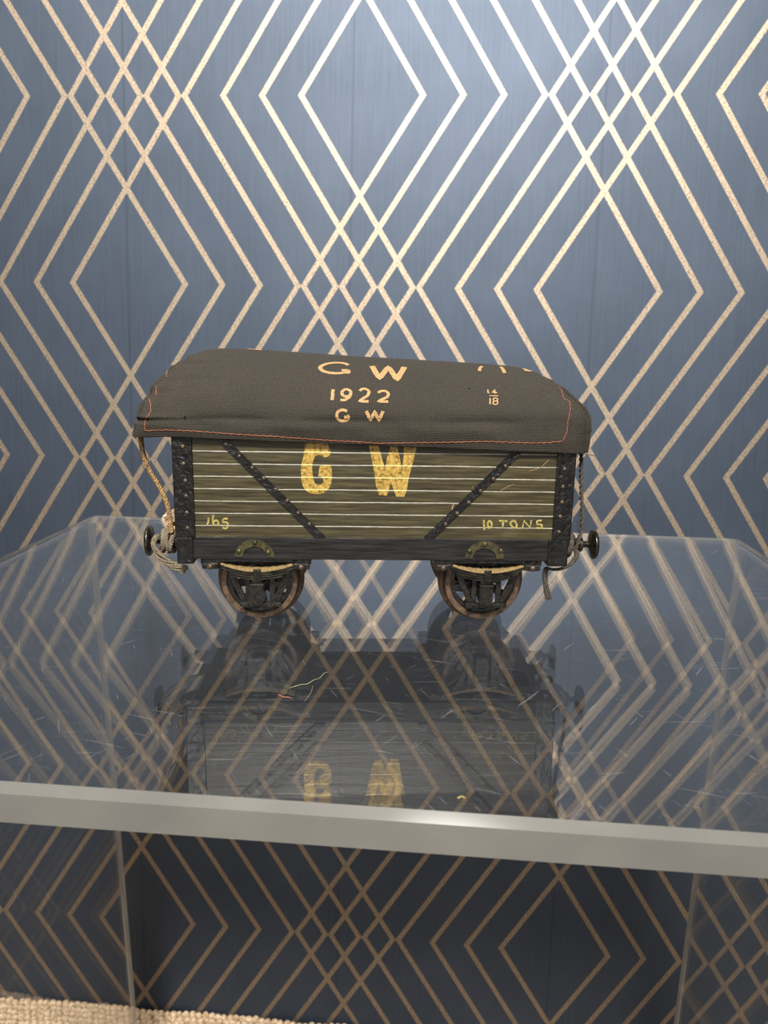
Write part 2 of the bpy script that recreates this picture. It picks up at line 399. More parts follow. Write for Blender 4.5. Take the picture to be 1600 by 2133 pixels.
bm = bmesh.new(); box(bm, -51, 51, YFR+6, YBK-6, 24.4, 27.6); build('underfloor', bm, MAT['black_wood'], wagon)
def rivets(parent, pts, y, sgn, r=0.62, h=0.5, mat='rivet'):
    for x, z in pts:
        bm = bmesh.new(); dome(bm, (x, y, z), r, h, 'Y', sgn, 12); build('rivet', bm, MAT[mat], parent, True)
PL = [(-53.1, 53.7), (-53.1, 48.9), (-52.8, 44.1), (-52.8, 39.6), (-52.7, 34.9), (-52.7, 30.4)]
PR = [(53.9, 53.2), (54.1, 48.6), (54.0, 43.5), (54.0, 39.0), (53.8, 34.8), (53.7, 30.2)]
DLp = [(-41.2, 54.5), (-37.6, 51.1), (-34.1, 47.9), (-30.9, 45.0), (-27.6, 41.7), (-24.4, 38.6), (-21.3, 35.1), (-18.2, 31.9)]
DRp = [(40.6, 52.4), (37.2, 49.2), (33.9, 45.5), (30.4, 42.0), (27.2, 38.6), (24.0, 35.4), (20.8, 32.2)]
for s in (-1, 1):
    yo = YFR if s < 0 else YBK
    mir = 1 if s < 0 else -1
    for x0, x1, pts in ((-56.3, -50.7, PL), (51.9, 57.3, PR)):
        bm = bmesh.new(); y0, y1 = sorted((yo+s*0.8, yo+s*0.02)); box(bm, x0, x1, y0, y1, 27.7, 59, 0.25)
        ex0, ex1 = (x0, x0+0.5) if x0 < 0 else (x1-0.5, x1)
        y0, y1 = sorted((yo+s*0.4, yo-s*5)); box(bm, ex0, ex1, y0, y1, 27.7, 59, 0.15)
        p = build('corner_plate', bm, MAT['black'], wagon); rivets(p, pts, yo+s*0.75, s)
    for (xa, za, xb, zb_, pts) in ((-43.2, 56.6, -15.2, 28.1, DLp), (43.4, 56.4, 16.2, 28.1, DRp)):
        hw = 1.5
        bm = bmesh.new(); y0, y1 = sorted((yo+s*0.02, yo+s*0.65))
        prism(bm, [(xa-hw, za), (xa+hw, za), (xb+hw, zb_), (xb-hw, zb_)], y0, y1)
        p = build('diagonal_strap', bm, MAT['black'], wagon); rivets(p, pts, yo+s*0.6, s, 0.6, 0.5)
    # half-moon plates on the solebar
    for cx, rv in ((-34.0, [(-33.8, 26.2), (-38.4, 23.6), (-30.1, 23.4)]), (32.5, [(32.5, 26.2), (28.1, 24.2), (37.2, 24.4)])):
        bm = bmesh.new(); pts = []
        for k in range(17): a = math.pi*k/16; pts.append((cx+5.7*math.cos(a), 21.9+5.3*math.sin(a)))
        for k in range(17): a = math.pi*(16-k)/16; pts.append((cx+3.5*math.cos(a), 21.9+3.1*math.sin(a)))
        y0, y1 = sorted((yo, yo+s*0.45)); prism(bm, pts, y0, y1)
        p = build('half_moon_plate', bm, MAT['brass'], wagon); rivets(p, rv, yo+s*0.4, s, 0.75, 0.6, 'brass')

# lettering on the planked side
GP = [(-19.1,56.4),(-19.8,51.3),(-20.4,49.1),(-20.6,47.2),(-20.5,44.7),(-20.1,42.8),(-19.2,41.4),(-17.8,40.6),(-15.8,40.4),(-13.9,40.9),(-12.6,42.2),(-12.0,43.7),(-11.8,45.7),(-11.9,47.8),(-12.2,48.7),(-13.4,48.8),(-15.0,48.6),(-15.4,48.1),(-15.7,45.6),(-15.0,45.6),(-14.3,44.8),(-14.4,43.7),(-15.0,43.2),(-15.8,43.2),(-16.5,43.4),(-16.9,44.2),(-17.3,46.1),(-17.4,48.3),(-17.1,50.0),(-16.5,51.3),(-15.5,51.7),(-14.7,51.5),(-13.9,50.9),(-13.0,51.2),(-12.2,51.8),(-12.3,53.0),(-13.0,54.6),(-14.2,56.2)]
WP = [(-1.9,56.2),(-1.4,53.9),(-0.6,50.4),(0.2,46.3),(0.6,43.3),(1.5,40.4),(3.8,40.2),(4.3,42.0),(4.9,43.7),(5.5,42.3),(6.4,40.0),(8.7,39.9),(9.5,42.0),(9.8,44.8),(10.9,49.5),(11.9,54.0),(12.4,56.2),(8.3,56.2),(8.3,51.1),(7.9,48.3),(7.2,51.1),(6.6,53.9),(6.1,56.2),(5.2,56.2),(4.5,54.0),(3.6,51.0),(3.2,48.2),(2.4,50.2),(1.4,53.8),(0.9,56.2)]
for nm, pp, lb in (('letter_g', GP, 'large gilt letter G'), ('letter_w', WP, 'large gilt letter W')):
    bm = bmesh.new(); prism(bm, pp, YFR-0.07, YFR+0.02); tag(build(nm, bm, MAT['gilt'], wagon), lb)
def flat_stroke(bm, pts, w, y):
    """brush stroke on a vertical face"""
    pts = [Vector((x, 0, z)) for x, z in pts]; N = len(pts); A = []; B = []
    for i, p in enumerate(pts):
        tg = (pts[min(i+1, N-1)] - pts[max(i-1, 0)]).normalized(); sd = Vector((tg.z, 0, -tg.x))*w/2
        A.append(bm.verts.new((p.x+sd.x, y, p.z+sd.z))); B.append(bm.verts.new((p.x-sd.x, y, p.z-sd.z)))
    for i in range(N-1): bm.faces.new((A[i], A[i+1], B[i+1], B[i]))
N165 = [('digit_one', [[(-46.8,33.3),(-47.0,32.2),(-47.3,31.0)]]), ('digit_six', [[(-45.5,34.2),(-45.7,32.6),(-45.4,31.3),(-44.4,31.2),(-44.1,31.9),(-44.7,32.6),(-45.5,32.1)]]), ('digit_five', [[(-41.4,33.1),(-42.6,33.0),(-42.8,32.1),(-41.7,32.0),(-41.5,31.1),(-42.0,30.2),(-43.0,30.5)]])]
N10 = [('digit_one', [[(31.8,33.4),(32.2,30.4)]]), ('digit_zero', [[(33.5,33.3),(33.0,32.2),(33.6,31.0),(34.3,32.0),(33.6,33.3)]]), ('letter_t', [[(36.2,33.2),(38.8,33.1)],[(37.5,33.1),(37.4,31.1)]]), ('letter_o', [[(40.5,33.4),(39.6,32.5),(40.5,31.3),(41.5,31.5),(41.2,32.7),(40.5,33.4)]]), ('letter_n', [[(43.2,31.1),(43.5,33.3),(45.5,31.2),(45.6,33.4)]]), ('letter_s', [[(48.7,33.4),(47.4,33.2),(47.5,32.3),(48.7,32.1),(48.7,31.2),(47.3,31.2)]])]
for nm, st in N165 + N10:
    bm = bmesh.new()
    for k, s in enumerate(st): flat_stroke(bm, [(p[0], p[2]) for p in catmull([(x, 0, z) for x, z in s], 4)] if len(s) > 2 and nm not in ('letter_n',) else s, 0.55, YFR-0.05-0.004*k)
    build(nm, bm, MAT['small_gold'], wagon)
# scratches in the paint
for k, s in enumerate([[(22.9,37.9),(22.6,36.6),(22.7,35.6),(23.4,35.3)], [(28.2,43.2),(28.5,42.3),(29.6,42.1)], [(36.2,41.9),(38.2,43.2),(40.3,44.0)], [(44.2,47.7),(47.5,48.9),(49.6,51.0)]]):
    bm = bmesh.new(); flat_stroke(bm, s, 0.34 if k == 0 else 0.14, YFR-0.05); build('paint_scratch', bm, MAT['gold_sheet'], wagon)

# wheels on their axles
def wheel(cx, s):
    y0 = YC + s*18.0   # outer face
    d = -s             # inward
    zc = 12.0
    bm = bmesh.new()
    lathe(bm, [(9.75, 0.25*d), (10.0, 0.0), (11.3, 0.0), (11.5, 0.25*d), (11.6, 3.6*d), (11.9, 4.1*d), (12.8, 4.5*d), (13.2, 4.9*d), (13.2, 5.3*d), (12.7, 5.8*d), (9.75, 5.8*d)], (cx, y0, zc), 'Y', 56, closed=True)
    w = sharp(build('wheel', bm, MAT['rust'], wagon), 35)
    bm = bmesh.new()
    for k in range(8):
        a = 2*math.pi*k/8 + 0.2 + cx*0.01
        b2 = bmesh.new(); box(b2, 1.5, 9.9, 1.0*d if d > 0 else 2.4*d, 2.4*d if d > 0 else 1.0*d, -1.15, 1.15, 0.2)
        bmesh.ops.rotate(b2, verts=b2.verts, matrix=Matrix.Rotation(a, 3, 'Y')); bmesh.ops.translate(b2, verts=b2.verts, vec=(cx, y0, zc))
        me = bpy.data.meshes.new('tmp'); b2.to_mesh(me); b2.free(); bm.from_mesh(me); bpy.data.meshes.remove(me)
    lathe(bm, [(0.3, 0.2*d), (2.6, 0.2*d), (2.9, 0.6*d), (2.9, 3.6*d), (0.3, 3.6*d)], (cx, y0, zc), 'Y', 24)
    lathe(bm, [(8.6, 0.9*d), (9.9, 0.9*d), (9.9, 3.6*d), (8.6, 3.6*d)], (cx, y0, zc), 'Y', 40, closed=True)
    sharp(build('wheel_centre', bm, MAT['black'], w), 35)
for cx in (-33.9, 33.7):
    bm = bmesh.new(); lathe(bm, [(1.2, -22), (1.5, -20), (1.5, 19), (1.2, 21)], (cx, 0, 12), 'Y', 20); build('axle', bm, MAT['gunmetal'], wagon, True)
    for s in (-1, 1): wheel(cx, s)

# running gear: W-iron, axlebox, leaf spring, hangers, tie bar
def gear(cx, s):
    ys = lambda a, b: sorted((YC + s*a, YC + s*b))
    bm = bmesh.new()
    y0, y1 = ys(20.4, 21.2)
    for pts in ([(-9.4, 18.4), (-7.6, 18.4), (-2.9, 7.0), (-4.7, 7.0)], [(9.9, 18.4), (12.0, 18.4), (6.6, 7.0), (4.6, 7.0)],
                [(-3.3, 19), (-1.9, 19), (-1.9, 6.6), (-3.3, 6.6)], [(3.9, 19), (5.4, 19), (5.4, 6.6), (3.9, 6.6)], [(-10.0, 21.3), (12.2, 21.3), (12.2, 18.2), (-10.0, 18.2)]):
        prism(bm, [(cx+x-0.4, z) for x, z in pts], y0, y1)
    wi = build('w_iron', bm, MAT['iron'], wagon)
    y0, y1 = ys(20.9, 22.0)
    bm = bmesh.new(); box(bm, cx-5.4, cx+6.9, y0, y1, 5.4, 6.8, 0.2); tb = build('tie_bar', bm, MAT['iron'], wagon)
    rivets(tb, [(cx-3.1, 6.1), (cx+4.4, 6.1)], YC+s*22.0, s, 0.45, 0.35, 'iron')
    y0, y1 = ys(20.2, 24.6)
    bm = bmesh.new(); x0, x1 = cx-1.9, cx+2.1
    pts = [(x0, 13.0), (x0, 8.6)] + [(x0+1.3-1.3*math.cos(a), 8.3-1.4*math.sin(a)) for a in (0.3, 0.8, 1.3)] + [(x1-1.3+1.3*math.cos(a), 8.3-1.4*math.sin(a)) for a in (1.3, 0.8, 0.3)] + [(x1, 8.6), (x1, 13.0)]
    prism(bm, pts, y0, y1, 0.25); ab = build('axlebox', bm, MAT['iron'], wagon)
    y0, y1 = ys(20.2, 25.1)
    bm = bmesh.new(); box(bm, x0-0.15, x1+0.15, y0, y1, 12.8, 13.6, 0.2); box(bm, x0+0.3, x1-0.3, *ys(20.4, 24.2), 13.6, 15.2, 0.3); build('axlebox_lid', bm, MAT['gunmetal'], ab)
    # leaves, longest on top, sagging in the middle
    sp = None
    bm = bmesh.new()
    y0, y1 = ys(21.6, 24.6)
    for k, (L, dz) in enumerate(((11.3, 0), (10.4, -0.66), (9.0, -1.32), (7.2, -1.98))):
        top = []; n_ = 18
        for i in range(n_+1):
            x = -L + 2*L*i/n_; top.append((cx+0.4+x, 17.0+dz + 2.5*(x/11.3)**2))
        low = [(x, z-0.44) for x, z in top[::-1]]
        prism(bm, top+low, y0+k*.05, y1-k*.05)
    sp = build('leaf_spring', bm, MAT['gunmetal'], wagon)
    bm = bmesh.new(); box(bm, cx-0.8, cx+1.4, *ys(21.3, 25.0), 14.6, 17.9, 0.25); build('spring_buckle', bm, MAT['iron'], sp)
    bm = bmesh.new(); y0, y1 = ys(21.8, 24.5)
    top = [(cx+0.4-10.6+21.2*i/24, 18.0 + 1.95*((-10.6+21.2*i/24)/11.3)**2 + 0.14*math.sin(i*2.3)) for i in range(25)]
    low = [(cx+0.4-10.6+21.2*i/24, 17.0 + 2.5*((-10.6+21.2*i/24)/11.3)**2) for i in range(25)][::-1]
    prism(bm, top+low, y0, y1); build('felt_packing', bm, MAT['felt'], sp)
    bm = bmesh.new()
    box(bm, cx-10.5, cx+12.4, *ys(19.5, 24.9), 20.2, 21.3)
    build('spring_plate', bm, MAT['black'], wagon)
    for x0, x1 in ((cx-15.4, cx-10.6), (cx+10.9, cx+15.6)):
        bm = bmesh.new(); box(bm, x0, x1, *ys(21.0, 25.4), 18.0, 19.9, 0.45); box(bm, x0-.4, x1+.4, *ys(20.6, 24.9), 19.5, 21.2, 0.3)
        sh = build('spring_hanger', bm, MAT['iron'], wagon)
        bm = bmesh.new(); lathe(bm, [(0.9, 0), (0.9, 0.5*s), (0.5, 0.8*s), (0.1, 0.9*s)], ((x0+x1)/2, YC+s*25.3, 18.9), 'Y', 12); build('pin', bm, MAT['rivet'], sh, True)
for cx in (-33.9, 33.7):
    for s in (-1, 1): gear(cx, s)

# buffers and couplings at both ends
for ex, s in ((-56.2, -1), (57.0, 1)):
    for yb_ in (YC-17.0, YC+17.0):
        bm = bmesh.new()
        lathe(bm, [(2.7, -0.3*s), (2.7, 0.7*s), (2.1, 0.9*s), (1.9, 5.2*s), (2.3, 5.5*s), (2.3, 6.3*s), (1.9, 6.6*s), (0.4, 6.6*s)], (ex, yb_, 24.2), 'X', 28)
        st = sharp(build('buffer_stock', bm, MAT['gunmetal'], wagon), 35)
        bm = bmesh.new()
        lathe(bm, [(0.95, 6.0*s), (0.95, 8.4*s), (1.6, 8.9*s), (4.4, 9.7*s), (4.55, 10.1*s), (4.3, 10.6*s), (2.4, 11.15*s), (0.1, 11.4*s)], (ex, yb_, 24.2), 'X', 40)
        sharp(build('buffer_head', bm, MAT['gunmetal'], st), 50)
    bm = bmesh.new(); hk = catmull([(ex, YC, 24.4), (ex+3*s, YC, 24.4), (ex+5.2*s, YC, 24.9), (ex+6*s, YC, 26.8), (ex+4.8*s, YC, 28.2)], 5)
    tube(bm, hk, 0.8, 10, lambda t: 1-0.5*t); build('coupling_hook', bm, MAT['iron'], wagon, True)
# pale bead of cork and knotted string behind the corner posts
bm = bmesh.new(); bmesh.ops.create_uvsphere(bm, u_segments=24, v_segments=16, radius=3.0)
for v in bm.verts: v.co = Vector((62.6 + v.co.x*0.75, -3.0 + v.co.y*.9, 28.4 + v.co.z*(1 + 0.06*math.sin(v.co.x*3))))
tag(build('cork_bead', bm, MAT['cork'], wagon, True), 'pale cork bead')

# ------------------------------------------------------------------ tarpaulin
XL,XR,YF,YB,RC=-68.0,61.4,-29.3,26.0,6.0
RX0,RX1,YM=-46.5,41.0,-1.5
EXL,EXR,LEAN=.02,.12,2.2
def interp(x,pts):
    if x<=pts[0][0]: return pts[0][1]
    for (a,b),(c,d) in zip(pts,pts[1:]):
        if x<=c: return b+(d-b)*(x-a)/(c-a)
    return pts[-1][1]
def hem(p):
    # p in [0,4): 0-1 front (left to right), 1-2 right end, 2-3 rear, 3-4 left end; rounded by superellipse push
    k=int(p)%4;f=p-int(p)
    if k==0: x,y=XL+(XR-XL)*f,YF
    elif k==1: x,y=XR,YF+(YB-YF)*f
    elif k==2: x,y=XR-(XR-XL)*f,YB
    else: x,y=XL,YB-(YB-YF)*f
    cx=min(max(x,XL+RC),XR-RC);cy=min(max(y,YF+RC),YB-RC)
    dx,dy=x-cx,y-cy;L=math.hypot(dx,dy)
    if dx and dy:
        x=cx+dx/L*RC;y=cy+dy/L*RC
    return x,y
def zhem(x): return 54.9-(x+4)*0.029-max(0,-58-x)*.08
def zridge(x): return interp(x,[(-46,80.5),(-38,80.5),(-4,78.8),(33,77.3),(41,76.7)])
def wr(p,t):
    # folds of the gathered ends (displacement outward, mm)
    k=int(p)%4;f=p-int(p)
    e=0
    if k in(1,3): e=1.0
    else: e=max(0,1-min(f,1-f)/0.09)
    a=0.75*math.sin(p*41+t*5)+0.45*math.sin(p*87+2+t*9)
    b=0.30*math.sin(p*11+t*7)+.22*math.sin(p*23-t*9+1)+.14*math.sin(p*47+t*21)
    amp=math.sin(math.pi*min(1,t*1.15+.12))
    g=math.exp(-((t-.26)/.05)**2)*(-.55+.35*math.sin(p*23))
    q=p if p<2 else p-4
    pk=math.exp(-((q+.06)/.16)**2)*.75+math.exp(-((q-1.1)/.13)**2)*.35
    win=max(0,min(1,(t-.12)/.1))*max(0,min(1,(.8-t)/.15))
    pk*=win*(.55*math.sin(t*46+q*9+1)+.3*math.sin(t*79-q*13)-.1)
    return e*a*amp+b*amp*.8+(1-e)*(g+.28*math.sin(p*17+2)*math.exp(-((t-.17)/.06)**2)+.22*math.sin(p*13+.5)*math.exp(-((t-.36)/.04)**2))+pk*1.5
def S(p,t,off=0.0):
    x,y=hem(p)
    rx=RX0+(RX1-RX0)*(x-XL)/(XR-XL);ry=YM
    zs=62.5+(.6 if x>0 else 0)*x/60
    zr=zridge(rx)
    if t<.3:
        q=t/.3;h=0.0;zz=zhem(x)+(zs-zhem(x))*q
        o=0.4*math.sin(math.pi*q)
    else:
        q=(t-.3)/.7;h=q;el=1/(1+math.exp((x+58)/1.5));er=1/(1+math.exp(-(x-56)/1.5))
        zz=zs+(zr-zs)*math.sin(math.pi/2*q)**(.65+EXL*el+EXR*er)
        o=0
    X=x+(rx-x)*h;Y=y+(ry-y)*h
    dx,dy=x-rx,y-ry
    if abs(dx)>abs(dy): pass
    el=1/(1+math.exp((x+60)/1.5))
    X+=el*LEAN*min(1,t/.3)*(1-h)
    L=math.hypot(dx*.4,dy);nx,ny=dx*.4/L,dy/L
    up=min(1,h*1.6)
    w=wr(p,t)+o+off
    return (X+nx*w*(1-.6*up),Y+ny*w*(1-.6*up),zz+w*.8*up)

TARP_AT = (WX, WY, WZ)
bm = bmesh.new(); NP, NTT = 560, 72
grid = []
def Pp(i): return (i/NP*4) % 4
for i in range(NP):
    grid.append([bm.verts.new(S(Pp(i), j/NTT)) for j in range(NTT+1)])
for i in range(NP):
    A, B = grid[i], grid[(i+1) % NP]
    for j in range(NTT): bm.faces.new((A[j], B[j], B[j+1], A[j+1]))
bmesh.ops.remove_doubles(bm, verts=bm.verts, dist=0.002)
tarp = build('tarpaulin', bm, MAT['tarp'], None, True, TARP_AT); tarp.rotation_euler = (0, 0, WYAW); tarp.scale = (WS, WS, WS)
so = tarp.modifiers.new('cloth_thickness', 'SOLIDIFY'); so.thickness = 0.0005; so.offset = -1
tag(tarp, 'dark woven tarpaulin with buff stencilled letters draped over the toy wagon', 'tarpaulin')

def nrm_at(p, t):
    e = 0.002
    a = Vector(S((p+e) % 4, t)) - Vector(S((p-e) % 4, t)); b = Vector(S(p % 4, min(1, t+e))) - Vector(S(p % 4, max(0, t-e)))
    n_ = a.cross(b).normalized(); return n_ if n_.dot(Vector((0, -1, 1))) > 0 or abs(n_.y) < .1 else -n_
def sstroke(bm, pts, w, off=0.14, k=3):
    P = catmull([(p, t, 0) for p, t in pts], k) if len(pts) > 2 else [Vector((p, t, 0)) for p, t in pts]
    Q = [Vector(S(p.x % 4, p.y)) for p in P]; N = len(Q); A = []; B = []
    for i, q in enumerate(Q):
        tg = (Q[min(i+1, N-1)] - Q[max(i-1, 0)]).normalized(); nn = nrm_at(P[i].x, P[i].y); sd = nn.cross(tg).normalized()*w/2
        A.append(bm.verts.new(q+nn*off+sd)); B.append(bm.verts.new(q+nn*off-sd))
    for i in range(N-1): bm.faces.new((A[i], A[i+1], B[i+1], B[i]))
def corners(pts, k=3): return pts
LET = {"letter_g top": [1.05, [[[0.456, 0.683], [0.449, 0.707], [0.443, 0.711], [0.436, 0.715], [0.429, 0.714], [0.422, 0.714], [0.416, 0.709], [0.41, 0.704], [0.404, 0.696], [0.399, 0.688], [0.395, 0.677], [0.391, 0.667], [0.386, 0.646], [0.385, 0.625], [0.389, 0.606], [0.395, 0.59], [0.4, 0.583], [0.404, 0.577], [0.41, 0.573], [0.415, 0.569], [0.422, 0.568], [0.428, 0.566], [0.434, 0.568], [0.44, 0.569], [0.446, 0.574], [0.451, 0.578], [0.456, 0.578], [0.46, 0.577], [0.459, 0.61], [0.453, 0.608], [0.448, 0.607], [0.442, 0.605]]]], "letter_w top": [1.15, [[[0.521, 0.686], [0.524, 0.662], [0.526, 0.64], [0.528, 0.619], [0.53, 0.6], [0.532, 0.582], [0.535, 0.565], [0.537, 0.548], [0.539, 0.533], [0.542, 0.548], [0.545, 0.565], [0.548, 0.582], [0.552, 0.599], [0.555, 0.619], [0.559, 0.64], [0.563, 0.663], [0.567, 0.688], [0.568, 0.665], [0.57, 0.643], [0.572, 0.624], [0.573, 0.605], [0.575, 0.588], [0.577, 0.571], [0.578, 0.555], [0.58, 0.54], [0.582, 0.526], [0.585, 0.543], [0.588, 0.56], [0.591, 0.58], [0.595, 0.6], [0.599, 0.622], [0.603, 0.645], [0.607, 0.669], [0.611, 0.695]]]], "digit_1": [0.6, [[[0.431, 0.424], [0.431, 0.411], [0.431, 0.399], [0.432, 0.388], [0.432, 0.377], [0.432, 0.367], [0.432, 0.357]]]], "digit_9": [0.6, [[[0.472, 0.403], [0.471, 0.393], [0.469, 0.385], [0.465, 0.38], [0.46, 0.38], [0.456, 0.384], [0.453, 0.391], [0.452, 0.401], [0.452, 0.411], [0.455, 0.42], [0.459, 0.426], [0.463, 0.426], [0.468, 0.421], [0.471, 0.413], [0.472, 0.403]], [[0.472, 0.398], [0.471, 0.386], [0.469, 0.374], [0.466, 0.369], [0.463, 0.364], [0.459, 0.359], [0.455, 0.359], [0.45, 0.359]]]], "digit_2 a": [0.6, [[[0.492, 0.417], [0.494, 0.425], [0.497, 0.432], [0.501, 0.434], [0.505, 0.433], [0.509, 0.428], [0.512, 0.42], [0.513, 0.411], [0.512, 0.402], [0.51, 0.389], [0.506, 0.381], [0.502, 0.375], [0.499, 0.368], [0.495, 0.362], [0.492, 0.356], [0.496, 0.356], [0.5, 0.355], [0.504, 0.355], [0.508, 0.355], [0.512, 0.355]]]], "digit_2 b": [0.6, [[[0.534, 0.407], [0.536, 0.415], [0.54, 0.421], [0.545, 0.424], [0.55, 0.423], [0.553, 0.418], [0.556, 0.411], [0.557, 0.402], [0.556, 0.393], [0.553, 0.381], [0.549, 0.376], [0.545, 0.371], [0.541, 0.366], [0.537, 0.361], [0.533, 0.356], [0.537, 0.356], [0.542, 0.356], [0.546, 0.356], [0.551, 0.356], [0.555, 0.356]]]], "letter_g low": [0.6, [[[0.466, 0.312], [0.461, 0.315], [0.456, 0.316], [0.451, 0.314], [0.447, 0.31], [0.445, 0.305], [0.445, 0.3], [0.446, 0.288], [0.449, 0.269], [0.454, 0.258], [0.459, 0.256], [0.464, 0.263], [0.468, 0.278], [0.47, 0.3], [0.467, 0.3], [0.463, 0.3], [0.46, 0.3]]]], "letter_w low": [0.6, [[[0.507, 0.314], [0.509, 0.308], [0.511, 0.304], [0.513, 0.3], [0.515, 0.29], [0.517, 0.27], [0.518, 0.289], [0.52, 0.3], [0.522, 0.304], [0.524, 0.307], [0.525, 0.313], [0.527, 0.307], [0.529, 0.304], [0.531, 0.299], [0.533, 0.288], [0.535, 0.268], [0.536, 0.285], [0.537, 0.299], [0.539, 0.302], [0.54, 0.305], [0.542, 0.309], [0.543, 0.314]]]], "fraction top": [0.3, [[[0.792, 0.453], [0.788, 0.426], [0.791, 0.424]], [[0.81, 0.456], [0.804, 0.442], [0.798, 0.43], [0.802, 0.43], [0.806, 0.43], [0.81, 0.43]], [[0.808, 0.444], [0.804, 0.421]]]], "fraction bar": [0.3, [[[0.787, 0.404], [0.791, 0.404], [0.795, 0.405], [0.8, 0.405], [0.804, 0.405], [0.808, 0.406]]]], "fraction bottom": [0.33, [[[0.786, 0.388], [0.784, 0.374], [0.782, 0.361], [0.78, 0.349]], [[0.802, 0.379], [0.8, 0.373], [0.797, 0.369], [0.794, 0.369], [0.792, 0.373], [0.792, 0.379], [0.794, 0.385], [0.797, 0.389], [0.801, 0.389], [0.802, 0.385], [0.802, 0.379]], [[0.799, 0.358], [0.797, 0.352], [0.793, 0.348], [0.79, 0.348], [0.788, 0.352], [0.788, 0.358], [0.79, 0.365], [0.793, 0.369], [0.797, 0.369], [0.799, 0.365], [0.799, 0.358]]]], "arc left": [0.8, [[[0.851, 0.79], [0.83, 0.732], [0.814, 0.669]]]], "arc right": [0.8, [[[0.912, 0.806], [0.903, 0.763], [0.895, 0.726], [0.887, 0.689], [0.88, 0.656]]]], "dash": [0.6, [[[0.02, 0.938], [0.032, 0.929], [0.041, 0.921], [0.05, 0.915], [0.058, 0.907], [0.067, 0.9], [0.075, 0.894], [0.083, 0.888], [0.09, 0.883], [0.097, 0.878], [0.103, 0.876], [0.109, 0.875], [0.115, 0.874], [0.121, 0.872], [0.127, 0.871]]]], "blob": [1.2, [[[0.999, 0.819], [0.997, 0.798], [0.977, 0.755], [0.997, 0.769], [0.999, 0.759], [0.999, 0.749]]]], "st_front": [[0.038, 0.092], [0.048, 0.093], [0.057, 0.093], [0.066, 0.094], [0.075, 0.094], [0.084, 0.097], [0.093, 0.097], [0.102, 0.096], [0.111, 0.096], [0.12, 0.095], [0.129, 0.095], [0.137, 0.094], [0.145, 0.092], [0.153, 0.089], [0.161, 0.087], [0.169, 0.085], [0.177, 0.083], [0.185, 0.081], [0.193, 0.079], [0.202, 0.077], [0.211, 0.075], [0.22, 0.073], [0.229, 0.071], [0.237, 0.07], [0.246, 0.068], [0.256, 0.067], [0.265, 0.066], [0.274, 0.065], [0.283, 0.064], [0.292, 0.063], [0.301, 0.062], [0.31, 0.061], [0.319, 0.059], [0.328, 0.057], [0.337, 0.054], [0.346, 0.052], [0.355, 0.05], [0.364, 0.048], [0.373, 0.046], [0.382, 0.045], [0.391, 0.043], [0.4, 0.042], [0.409, 0.04], [0.418, 0.038], [0.427, 0.037], [0.436, 0.035], [0.445, 0.035], [0.454, 0.034], [0.463, 0.034], [0.472, 0.034], [0.481, 0.034], [0.49, 0.032], [0.499, 0.031], [0.509, 0.03], [0.518, 0.029], [0.527, 0.027], [0.536, 0.026], [0.545, 0.029], [0.553, 0.032], [0.562, 0.034], [0.571, 0.036], [0.579, 0.039], [0.588, 0.041], [0.597, 0.044], [0.605, 0.046], [0.614, 0.048], [0.623, 0.05], [0.631, 0.052], [0.64, 0.054], [0.648, 0.056], [0.657, 0.058], [0.666, 0.06], [0.674, 0.062], [0.683, 0.063], [0.692, 0.065], [0.701, 0.067], [0.709, 0.069], [0.718, 0.071], [0.727, 0.074], [0.736, 0.076], [0.744, 0.078], [0.753, 0.08], [0.762, 0.082], [0.77, 0.083], [0.779, 0.083], [0.788, 0.082], [0.796, 0.082], [0.805, 0.082], [0.814, 0.082], [0.823, 0.082], [0.832, 0.082], [0.841, 0.081], [0.851, 0.081], [0.86, 0.08], [0.868, 0.082], [0.877, 0.084], [0.885, 0.086], [0.893, 0.088], [0.902, 0.09], [0.911, 0.095], [0.92, 0.099], [0.929, 0.104]], "st_left": [[0.038, 0.096], [0.037, 0.128], [0.036, 0.159], [0.034, 0.19], [0.03, 0.22], [0.035, 0.258], [0.037, 0.283], [0.037, 0.3], [0.039, 0.304], [0.037, 0.308], [0.035, 0.314], [0.033, 0.32], [0.03, 0.328], [0.024, 0.337], [0.016, 0.346]], "st_left3": [[0.034, 0.289], [0.027, 0.288], [0.02, 0.287], [0.011, 0.274], [0.0, 0.259]], "st_left2": [[0.032, 0.362], [0.028, 0.373], [0.024, 0.385], [0.021, 0.397], [0.018, 0.409]], "st_left4": [[0.016, 0.485], [0.004, 0.495], [0.0, 0.507]], "st_right": [[0.931, 0.107], [0.932, 0.123], [0.934, 0.139], [0.935, 0.155], [0.937, 0.171], [0.939, 0.187], [0.939, 0.203], [0.939, 0.22], [0.94, 0.236], [0.94, 0.252], [0.94, 0.269], [0.941, 0.287], [0.942, 0.3], [0.944, 0.306], [0.946, 0.314], [0.949, 0.324], [0.953, 0.336], [0.956, 0.351], [0.961, 0.369], [0.967, 0.389], [0.964, 0.396], [0.961, 0.403], [0.959, 0.41], [0.966, 0.433], [0.977, 0.461], [0.987, 0.484], [0.996, 0.505], [0.999, 0.52], [0.999, 0.533]]}
def spart(nm, keys, label=None):
    bm = bmesh.new(); j = 0
    for ky, w, smooth in keys:
        for st in LET[ky][1]:
            sstroke(bm, st, w, 0.14+0.01*j, smooth); j += 1
    o = build(nm, bm, MAT['gold_sheet'], tarp)
    if label: o['label'] = label
spart('letter_g', [('letter_g top', 1.25, 2)], 'larger buff letter G near the ridge'); spart('letter_w', [('letter_w top', 1.7, 1)], 'larger buff letter W near the ridge')
spart('digit_one', [('digit_1', 0.95, 1)]); spart('digit_nine', [('digit_9', 0.9, 2)]); spart('digit_two', [('digit_2 a', 0.9, 1)]); spart('digit_two', [('digit_2 b', 0.9, 1)])
